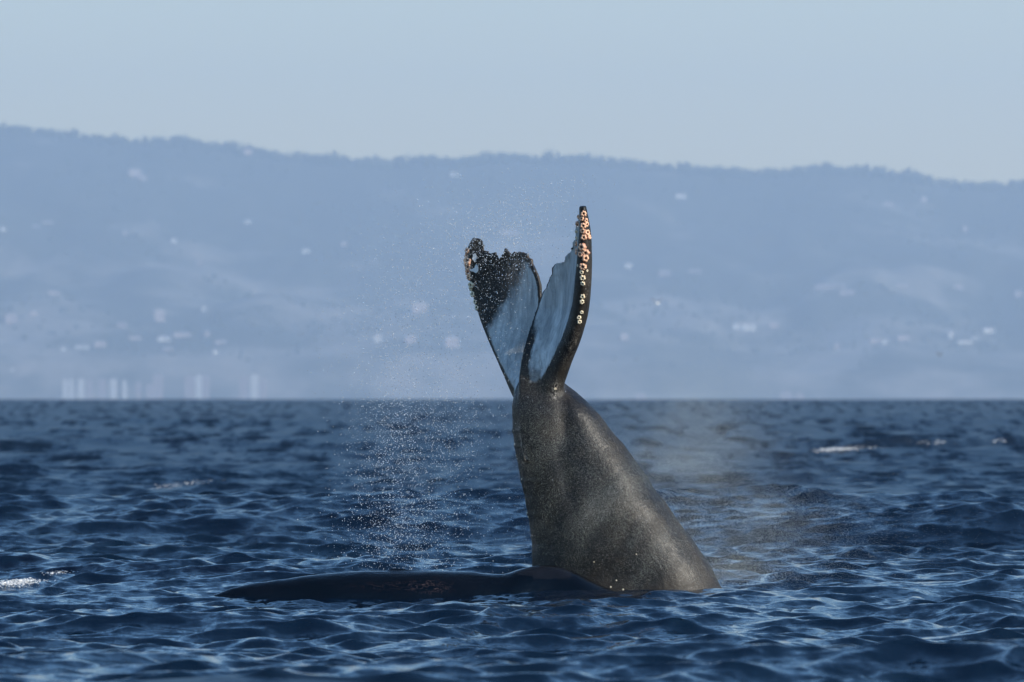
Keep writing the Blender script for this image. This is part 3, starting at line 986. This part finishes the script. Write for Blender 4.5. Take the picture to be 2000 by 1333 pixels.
for idx, (bx, by, r, kind) in enumerate(BR + BL):
    px, py = 850 + bx * k_, 370 + by * k_
    hit = None
    for dxp in (0, 2, 4, 6, 8, 11, 14):
        sgn = -1 if idx < len(BR) and 1170 > px > 1140 else 1
        d = Vector(at(px + dxp * sgn, py, YW)) - origin
        h = bvh.ray_cast(origin, d.normalized())
        if h[0] is not None and h[0].y < 61.5 and h[0].y > 58:
            hit = h; break
    if hit is None: continue
    p, nrm = hit[0], hit[1]
    if idx >= len(BR):   # left fluke: they sit on the rim, facing left and forward
        nrm = (nrm + Vector((-0.35, -1.3, 0.25))).normalized()
    rad = r * k_ / FPX * YW * (1.35 if kind == 'o' else 1.15) * (1.2 if 2 * idx > 2 * len(BR) else 1.0) * random.uniform(0.82, 1.18)
    nrm = (nrm + Vector((random.gauss(0, 0.16), 0, random.gauss(0, 0.16)))).normalized()
    M = Matrix.Translation(p - nrm * rad * 0.1) @ nrm.to_track_quat('Z', 'Y').to_matrix().to_4x4() @ Matrix.Rotation(random.random() * 6.28, 4, 'Z') @ Matrix.Diagonal((rad, rad * random.uniform(0.85, 1.05), rad * random.uniform(0.8, 1.1), 1))
    o = bpy.data.objects.new('barnacle', bmeshes[(kind, random.randrange(3))])
    C.objects.link(o); o.parent = whale
    o.matrix_parent_inverse = Matrix.Translation((-1.6, -60.0, 0.0))
    o.matrix_basis = M

# ------------------------------------------------------------------ second whale: low back in front
YB = 58.7
TOP = [(380, 1180), (430, 1158), (465, 1147), (520, 1136), (600, 1125), (680, 1118), (760, 1114), (830, 1114), (900, 1117), (950, 1121), (985, 1122),
       (1010, 1114), (1040, 1108), (1065, 1106), (1090, 1108), (1115, 1115), (1140, 1127), (1170, 1142), (1205, 1155), (1250, 1170), (1330, 1205), (1420, 1240)]
tp = catmull(TOP, 170)
bv = []
NB = 48
for i, (px, py) in enumerate(tp):
    p = at(px, py, YB)
    hump = math.exp(-((px - 1070) / 75.0) ** 2)
    wdt = 0.42 * min(1, max(0.12, (px - 310) / 330)) * (1 - 0.35 * hump) * (1 - 0.5 * float(sstep(1150, 1420, px)))
    hgt = 0.75 * min(1, max(0.15, (px - 310) / 250))
    for j in range(NB):
        t = 2 * math.pi * j / NB
        c, s = math.cos(t), math.sin(t)
        yy = YB + wdt * (1.0 + 0.5 * (s < 0) * -s) * math.copysign(abs(c) ** 0.9, c)
        zz = p[2] - hgt + hgt * s
        bv.append((p[0], yy, zz))
bf = []
for i in range(len(tp) - 1):
    for j in range(NB):
        a, b = i * NB + j, i * NB + (j + 1) % NB
        bf.append((a, b, b + NB, a + NB))
bf.append(tuple(range(NB))[::-1]); bf.append(tuple((len(tp) - 1) * NB + j for j in range(NB)))
# low dorsal ridge
dv = []
DP = [(745, 1120, .05), (760, 1109.5, .05), (773, 1107, .05), (795, 1109.5, .06), (830, 1112, .07), (870, 1118, .05)]
dp = catmull(DP, 30)
for (px, py, w) in dp:
    p = at(px, py, YB)
    for (a, b) in ((0, 0), (-0.8, -0.05), (-1.6, -0.16), (1.6, -0.16), (0.8, -0.05)):
        dv.append((p[0], YB + a * w, p[2] + b))
df = []
for i in range(len(dp) - 1):
    for j in range(5):
        a, b = i * 5 + j, i * 5 + (j + 1) % 5
        df.append((a, b, b + 5, a + 5))
df.append((4, 3, 2, 1, 0)); df.append(tuple((len(dp) - 1) * 5 + j for j in range(5)))
bmesh2 = merged([(np.array(bv), bf), (np.array(dv), df)], 0.016, 5)
nv = len(bmesh2.vertices)
co = np.empty(nv * 3, np.float32); bmesh2.vertices.foreach_get('co', co); co = co.reshape(-1, 3).astype(float)
no = np.empty(nv * 3, np.float32); bmesh2.vertex_normals.foreach_get('vector', no); no = no.reshape(-1, 3).astype(float)
co += no * (fbm(co[:, 0] * 2.5, co[:, 1] * 3 + co[:, 2] * 3, 41) * 0.03)[:, None]
bmesh2.vertices.foreach_set('co', co.astype(np.float32).ravel())
wpx = 1000 + FPX * co[:, 0] / co[:, 1]
wpy = 773 - FPX * (co[:, 2] - CAM_H) / co[:, 1]
dry = np.exp(-((wpx - 1065) / 62) ** 4) * sstep(1150, 1132, wpy + 0.0) if False else np.exp(-((wpx - 1062) / 62) ** 4) * (1 - sstep(1122, 1140, wpy + (wpx < 1040) * 6))
set_attr(bmesh2, 'dry', dry)
set_attr(bmesh2, 'scar', np.clip(np.exp(-((wpx - 845) / 26) ** 2 - ((wpy - 1146) / 12) ** 2) * 1.2 + 0.5 * np.exp(-((wpx - 790) / 90) ** 2 - ((wpy - 1145) / 10) ** 2), 0, 1))
bmesh2.polygons.foreach_set('use_smooth', np.ones(len(bmesh2.polygons), dtype=bool))
nt = m_back.node_tree; lk = nt.links; bs = nt.nodes['Principled BSDF']
old = bs.inputs['Base Color'].links[0].from_socket
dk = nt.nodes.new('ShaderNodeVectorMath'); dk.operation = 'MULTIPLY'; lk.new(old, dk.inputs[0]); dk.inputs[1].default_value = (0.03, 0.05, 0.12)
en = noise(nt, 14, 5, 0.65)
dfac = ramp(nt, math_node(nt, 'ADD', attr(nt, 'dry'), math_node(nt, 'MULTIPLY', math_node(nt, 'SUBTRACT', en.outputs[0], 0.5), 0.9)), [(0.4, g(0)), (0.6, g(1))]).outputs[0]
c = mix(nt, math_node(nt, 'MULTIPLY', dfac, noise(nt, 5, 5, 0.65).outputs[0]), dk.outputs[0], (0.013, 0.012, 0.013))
sc1 = noise(nt, 1.0, 3, 0.5, mapping=(7, 9, 20), dist=2.0)
scl = ramp(nt, sc1.outputs[0], [(0.475, g(0)), (0.5, g(1)), (0.525, g(0))]).outputs[0]
c = mix(nt, math_node(nt, 'MULTIPLY', math_node(nt, 'MULTIPLY', scl, 0.35), attr(nt, 'scar')), c, (0.20, 0.13, 0.12))
lk.new(c, bs.inputs['Base Color'])
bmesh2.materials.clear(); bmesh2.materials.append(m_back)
w2 = empty('humpback_whale', (0, YB, 0))
tag(w2, 'whale showing only its low glossy black back and hump in front of the raised tail', 'whale')
b2 = bpy.data.objects.new('body', bmesh2); C.objects.link(b2); b2.parent = w2; b2.location = (0, -YB, 0)

# ------------------------------------------------------------------ spray of drops
ico_v = np.array([(1, 0, 0), (-1, 0, 0), (0, 1, 0), (0, -1, 0), (0, 0, 1), (0, 0, -1)], float)
ico_f = np.array([(0, 2, 4), (2, 1, 4), (1, 3, 4), (3, 0, 4), (2, 0, 5), (1, 2, 5), (3, 1, 5), (0, 3, 5)])


def drops(pts, rad):
    n = len(pts)
    V = ico_v[None] * rad[:, None, None]
    V = V + pts[:, None, :]
    F = ico_f[None] + (np.arange(n) * 6)[:, None, None]
    return V.reshape(-1, 3), F.reshape(-1, 3)


r = np.random.default_rng(5)
P, Q = [], []


def cloud(n, cx, cy, sx, sy, y0, y1, ang=0, size=1.0, clip=None):
    a = math.radians(ang)
    n = int(n * 2)
    u = r.normal(size=n) * sx; v = r.normal(size=n) * sy
    x = cx + u * math.cos(a) - v * math.sin(a); y = cy + u * math.sin(a) + v * math.cos(a)
    Y = YW + r.uniform(y0, y1, n)
    for i in range(n):
        if clip and not clip(x[i], y[i]): continue
        P.append(at(x[i], y[i], Y[i]))
        Q.append(min(0.0062, 0.0020 * size * math.exp(r.normal() * 0.62)))


low_clip = lambda x, y: y < 1120
cloud(900, 1010, 420, 80, 30, -0.6, 0.5, -22, size=1.3)
cloud(800, 985, 460, 60, 28, -0.8, 0.3, 0, size=1.35)
cloud(900, 880, 490, 75, 55, -0.6, 0.6, -35, size=1.3)
cloud(1000, 820, 600, 65, 80, -0.6, 0.6, size=1.3)
cloud(1000, 780, 745, 55, 90, -0.6, 0.6, size=1.3, clip=low_clip)
cloud(800, 880, 730, 60, 90, -0.6, 0.6, size=1.25, clip=low_clip)
cloud(1400, 770, 900, 45, 90, -0.8, 0.6, size=1.35, clip=low_clip)
cloud(1300, 840, 930, 80, 110, -0.8, 0.6, size=1.25, clip=low_clip)
cloud(1100, 790, 1050, 60, 45, -0.8, 0.6, size=1.35, clip=low_clip)
cloud(700, 880, 850, 60, 50, -0.8, 0.6, size=1.2)
cloud(260, 962, 550, 32, 48, -0.5, 0.15, 8, size=1.05)
cloud(220, 1020, 520, 18, 26, -0.5, 0.1, -20, size=1.0)
cloud(250, 990, 650, 40, 60, -0.6, 0.1)
cloud(500, 730, 660, 60, 110, -0.6, 0.6, clip=low_clip)
P = np.array(P); Q = np.array(Q)
m_drop, nt, nd, lk, bs = material('water_drop')
bs.inputs['IOR'].default_value = 1.333
bs.inputs['Roughness'].default_value = 0.12
bs.inputs['Base Color'].default_value = (0.9, 0.93, 0.96, 1)
bs.inputs['Transmission Weight'].default_value = 0.55
V, F = drops(P, Q)
spray = link_mesh('water_spray', V, F, m_drop)
tag(spray, 'fine falling water drops left of the raised flukes', 'spray', kind='stuff')

# ------------------------------------------------------------------ foam on breaking crests
m_foam = plain('sea_foam', (0.8, 0.8, 0.8), 0.7, 0.08, 6)


def foam(name_lab, path, n, spread, size):
    pts, rad = [], []
    path = np.array(path, float)
    for i in range(n):
        t = r.random() * (len(path) - 1)
        j = min(int(t), len(path) - 2)
        p = path[j] + (path[j + 1] - path[j]) * (t - j)
        w = on_water(p[0] + r.normal() * spread[0], p[1] + abs(r.normal()) * spread[1], 1.8)
        if w is None: continue
        sc_ = w[1] / 60.0
        pts.append(w + np.array((r.normal() * 0.05, r.normal() * 0.12, r.random() * 0.016 - 0.006)) * sc_)
        rad.append(size * math.exp(r.normal() * 0.5))
    if not pts: return
    V, F = drops(np.array(pts), np.array(rad))
    cen = np.repeat(np.array(pts), 6, axis=0)
    V = cen + (V - cen) * np.array((1.5, 1.3, 0.45))
    o = link_mesh('foam', V, F, m_foam)
    tag(o, name_lab, 'foam', kind='stuff')


foam('white foam along a breaking crest at upper right of the sea', [(1605, 880), (1640, 877), (1690, 872)], 700, (10, 0.9), 0.014)
foam('white foam tuft on the middle of the upper right crest', [(1800, 863), (1850, 864)], 330, (8, 0.9), 0.014)
foam('small white foam tuft at right end of the upper right crest', [(1936, 860), (1948, 861)], 90, (4, 1.2), 0.014)
foam('foam streak in the wave trough at the left edge', [(0, 1138), (30, 1134), (62, 1130)], 1100, (16, 4), 0.0048)
foam('white bubbles on the crest beside the left edge', [(95, 1118), (140, 1113)], 260, (6, 2), 0.004)
foam('thin broken foam line on a crest left of the spray', [(305, 952), (340, 947), (410, 937)], 300, (7, 2), 0.006)

# ------------------------------------------------------------------ seabirds
m_bw = plain('white_plumage', (0.8, 0.8, 0.78), 0.7, 0.05, 20)
m_bg = plain('grey_plumage', (0.12, 0.12, 0.13), 0.7, 0.1, 20)
m_bk = plain('dark_beak', (0.05, 0.04, 0.03), 0.4, 0.1, 20)


def ell(cx, cy, cz, rx_, ry_, rz_, n=12, m=8):
    v, f = [], []
    for i in range(m + 1):
        ph = math.pi * i / m
        for j in range(n):
            a = 2 * math.pi * j / n
            v.append((cx + rx_ * math.cos(ph), cy + ry_ * math.sin(ph) * math.cos(a), cz + rz_ * math.sin(ph) * math.sin(a)))
    for i in range(m):
        for j in range(n):
            a, b = i * n + j, i * n + (j + 1) % n
            f.append((a, b, b + n, a + n))
    return v, f


def bird(px, py, Y, label, m_body, m_wing, s=1.0, rz=0.0, raise_=1.1):
    p = at(px, py, Y)
    t = empty('seabird', p, rz)
    tag(t, label, 'bird')
    v, f = ell(0, 0, 0, 0.17 * s, 0.065 * s, 0.07 * s)
    v2_, f2_ = ell(0.17 * s, 0, 0.03 * s, 0.055 * s, 0.045 * s, 0.045 * s)
    k = len(v)
    link_mesh('body', v + v2_, f + [tuple(i + k for i in q) for q in f2_], m_body, t)
    link_mesh('beak', [(0.21 * s, -0.012 * s, 0.03 * s), (0.21 * s, 0.012 * s, 0.03 * s), (0.21 * s, 0, 0.045 * s), (0.27 * s, 0, 0.028 * s)], [(0, 1, 2), (0, 3, 1), (1, 3, 2), (2, 3, 0)], m_bk, t)
    link_mesh('tail', *boxes([(-0.27 * s, -0.13 * s, -0.04 * s, 0.04 * s, -0.005 * s, 0.012 * s)]), m_body, t)
    for sd_ in (-1, 1):
        pts = [(0.07, 0.03, 0.03), (-0.07, 0.03, 0.03), (0.06, 0.2, 0.03 + 0.17 * raise_), (-0.07, 0.2, 0.02 + 0.17 * raise_), (-0.03, 0.36, 0.03 + 0.24 * raise_), (-0.11, 0.40, 0.03 + 0.25 * raise_)]
        v = [(x * s, y * s * sd_, z * s) for x, y, z in pts] + [(x * s, y * s * sd_, (z - 0.012) * s) for x, y, z in pts]
        f = [(0, 1, 3, 2), (2, 3, 5, 4), (6, 8, 9, 7), (8, 10, 11, 9), (0, 2, 8, 6), (2, 4, 10, 8), (4, 5, 11, 10), (5, 3, 9, 11), (3, 1, 7, 9), (1, 0, 6, 7)]
        link_mesh('wing', v, f, m_wing, t)


bird(1284, 593, 330, 'small pale seabird flying right of the raised flukes', m_bw, m_bg, 1.0, 1.2)
bird(1835, 694, 420, 'tiny dark seabird flying low above the horizon at right', m_bg, m_bg, 0.8, 1.0)

# ------------------------------------------------------------------ mist blown round the tail
# very fine drops, far below a pixel each: real airborne water, too fine to count
m_mist = plain('mist_drops', (0.93, 0.93, 0.80), 0.6, 0.03, 1.0)
MP, MR = [], []


def puff(n, cx, cy, sx, sy, y0, sy_, ang=0.0, rad=0.00048):
    a = math.radians(ang)
    n = int(n * (2.5 if y0 < -0.5 else 11.0))
    sx *= 1.25; sy *= 1.35
    u = r.normal(size=n) * sx; v = r.normal(size=n) * sy
    x = cx + u * math.cos(a) - v * math.sin(a); y = cy + u * math.sin(a) + v * math.cos(a)
    Y = YW + y0 + r.normal(size=n) * sy_
    ok = (y < 1157) & (Y < YW + 5)
    MP.append(at_many(x[ok], y[ok], Y[ok])); MR.append(rad * np.exp(r.normal(size=int(ok.sum())) * 0.3))


# thin wisps in front of the stock
puff(5000, 1160, 890, 50, 60, -0.9, 0.15, -30)
puff(6000, 1050, 850, 24, 55, -0.9, 0.12, -5)
puff(5500, 1215, 960, 70, 13, -0.95, 0.15, -35)
puff(5000, 1150, 990, 16, 80, -0.95, 0.15, 12)
puff(4500, 1240, 900, 80, 9, -0.95, 0.15, -48)
puff(6000, 1330, 1060, 26, 75, -0.8, 0.2, -25)
for i in range(14):
    puff(900, random.uniform(1060, 1330), random.uniform(840, 1120), random.uniform(30, 70), random.uniform(5, 10), -0.95, 0.15, random.uniform(-65, -25))
# drifting away behind and to the right
puff(9000, 1370, 890, 45, 70, 0.8, 0.8, 0)
puff(8000, 1400, 970, 120, 70, 1.2, 1.0, 5)
puff(5000, 1450, 1060, 140, 55, 1.2, 1.0, 5)
puff(3000, 1400, 760, 80, 50, 1.2, 0.8, 0)
puff(4000, 1290, 840, 80, 45, 0.8, 0.6, 0)
puff(4000, 1420, 1125, 60, 18, 0.8, 0.4, 0)
for i in range(12):
    puff(700, random.uniform(1280, 1560), random.uniform(840, 1110), random.uniform(30, 70), random.uniform(10, 22), 0.8, 0.6, random.uniform(-40, 20))
MP = np.concatenate(MP); MR = np.concatenate(MR)
mist_me = bpy.data.meshes.new('mist')
mist_me.vertices.add(len(MP))
mist_me.vertices.foreach_set('co', MP.astype(np.float32).ravel())
mist_me.update()
set_attr(mist_me, 'drop_radius', MR)
mist_me.materials.append(m_mist)
mist = bpy.data.objects.new('mist', mist_me)
C.objects.link(mist)
ng = bpy.data.node_groups.new('mist_points', 'GeometryNodeTree')
ng.interface.new_socket('Geometry', in_out='INPUT', socket_type='NodeSocketGeometry')
ng.interface.new_socket('Geometry', in_out='OUTPUT', socket_type='NodeSocketGeometry')
gi = ng.nodes.new('NodeGroupInput'); go = ng.nodes.new('NodeGroupOutput')
mp = ng.nodes.new('GeometryNodeMeshToPoints')
na = ng.nodes.new('GeometryNodeInputNamedAttribute'); na.data_type = 'FLOAT'; na.inputs['Name'].default_value = 'drop_radius'
sm = ng.nodes.new('GeometryNodeSetMaterial'); sm.inputs['Material'].default_value = m_mist
ng.links.new(gi.outputs[0], mp.inputs['Mesh']); ng.links.new(na.outputs['Attribute'], mp.inputs['Radius'])
ng.links.new(mp.outputs[0], sm.inputs['Geometry']); ng.links.new(sm.outputs[0], go.inputs[0])
md = mist.modifiers.new('points', 'NODES'); md.node_group = ng
tag(mist, 'thin greenish grey spray mist drifting round the right side of the raised tail', 'mist', kind='stuff')

# ------------------------------------------------------------------ haze
m_haze = bpy.data.materials.new('air'); m_haze.use_nodes = True
nt = m_haze.node_tree; nt.nodes.clear(); lk = nt.links
out = nt.nodes.new('ShaderNodeOutputMaterial')
pv = nt.nodes.new('ShaderNodeVolumePrincipled')
pv.inputs['Color'].default_value = (0.69, 0.83, 0.99, 1)
pv.inputs['Density'].default_value = 6.0e-5
pv.inputs['Anisotropy'].default_value = 0.2
lk.new(pv.outputs[0], out.inputs['Volume'])
haze = link_mesh('haze', *boxes([(-9500, 9500, -60, 24300, -420, 1420)]), m_haze, smooth=False)
haze['kind'] = 'stuff'
haze['label'] = 'pale blue sea haze between the whale and the far hills'
haze['category'] = 'haze'
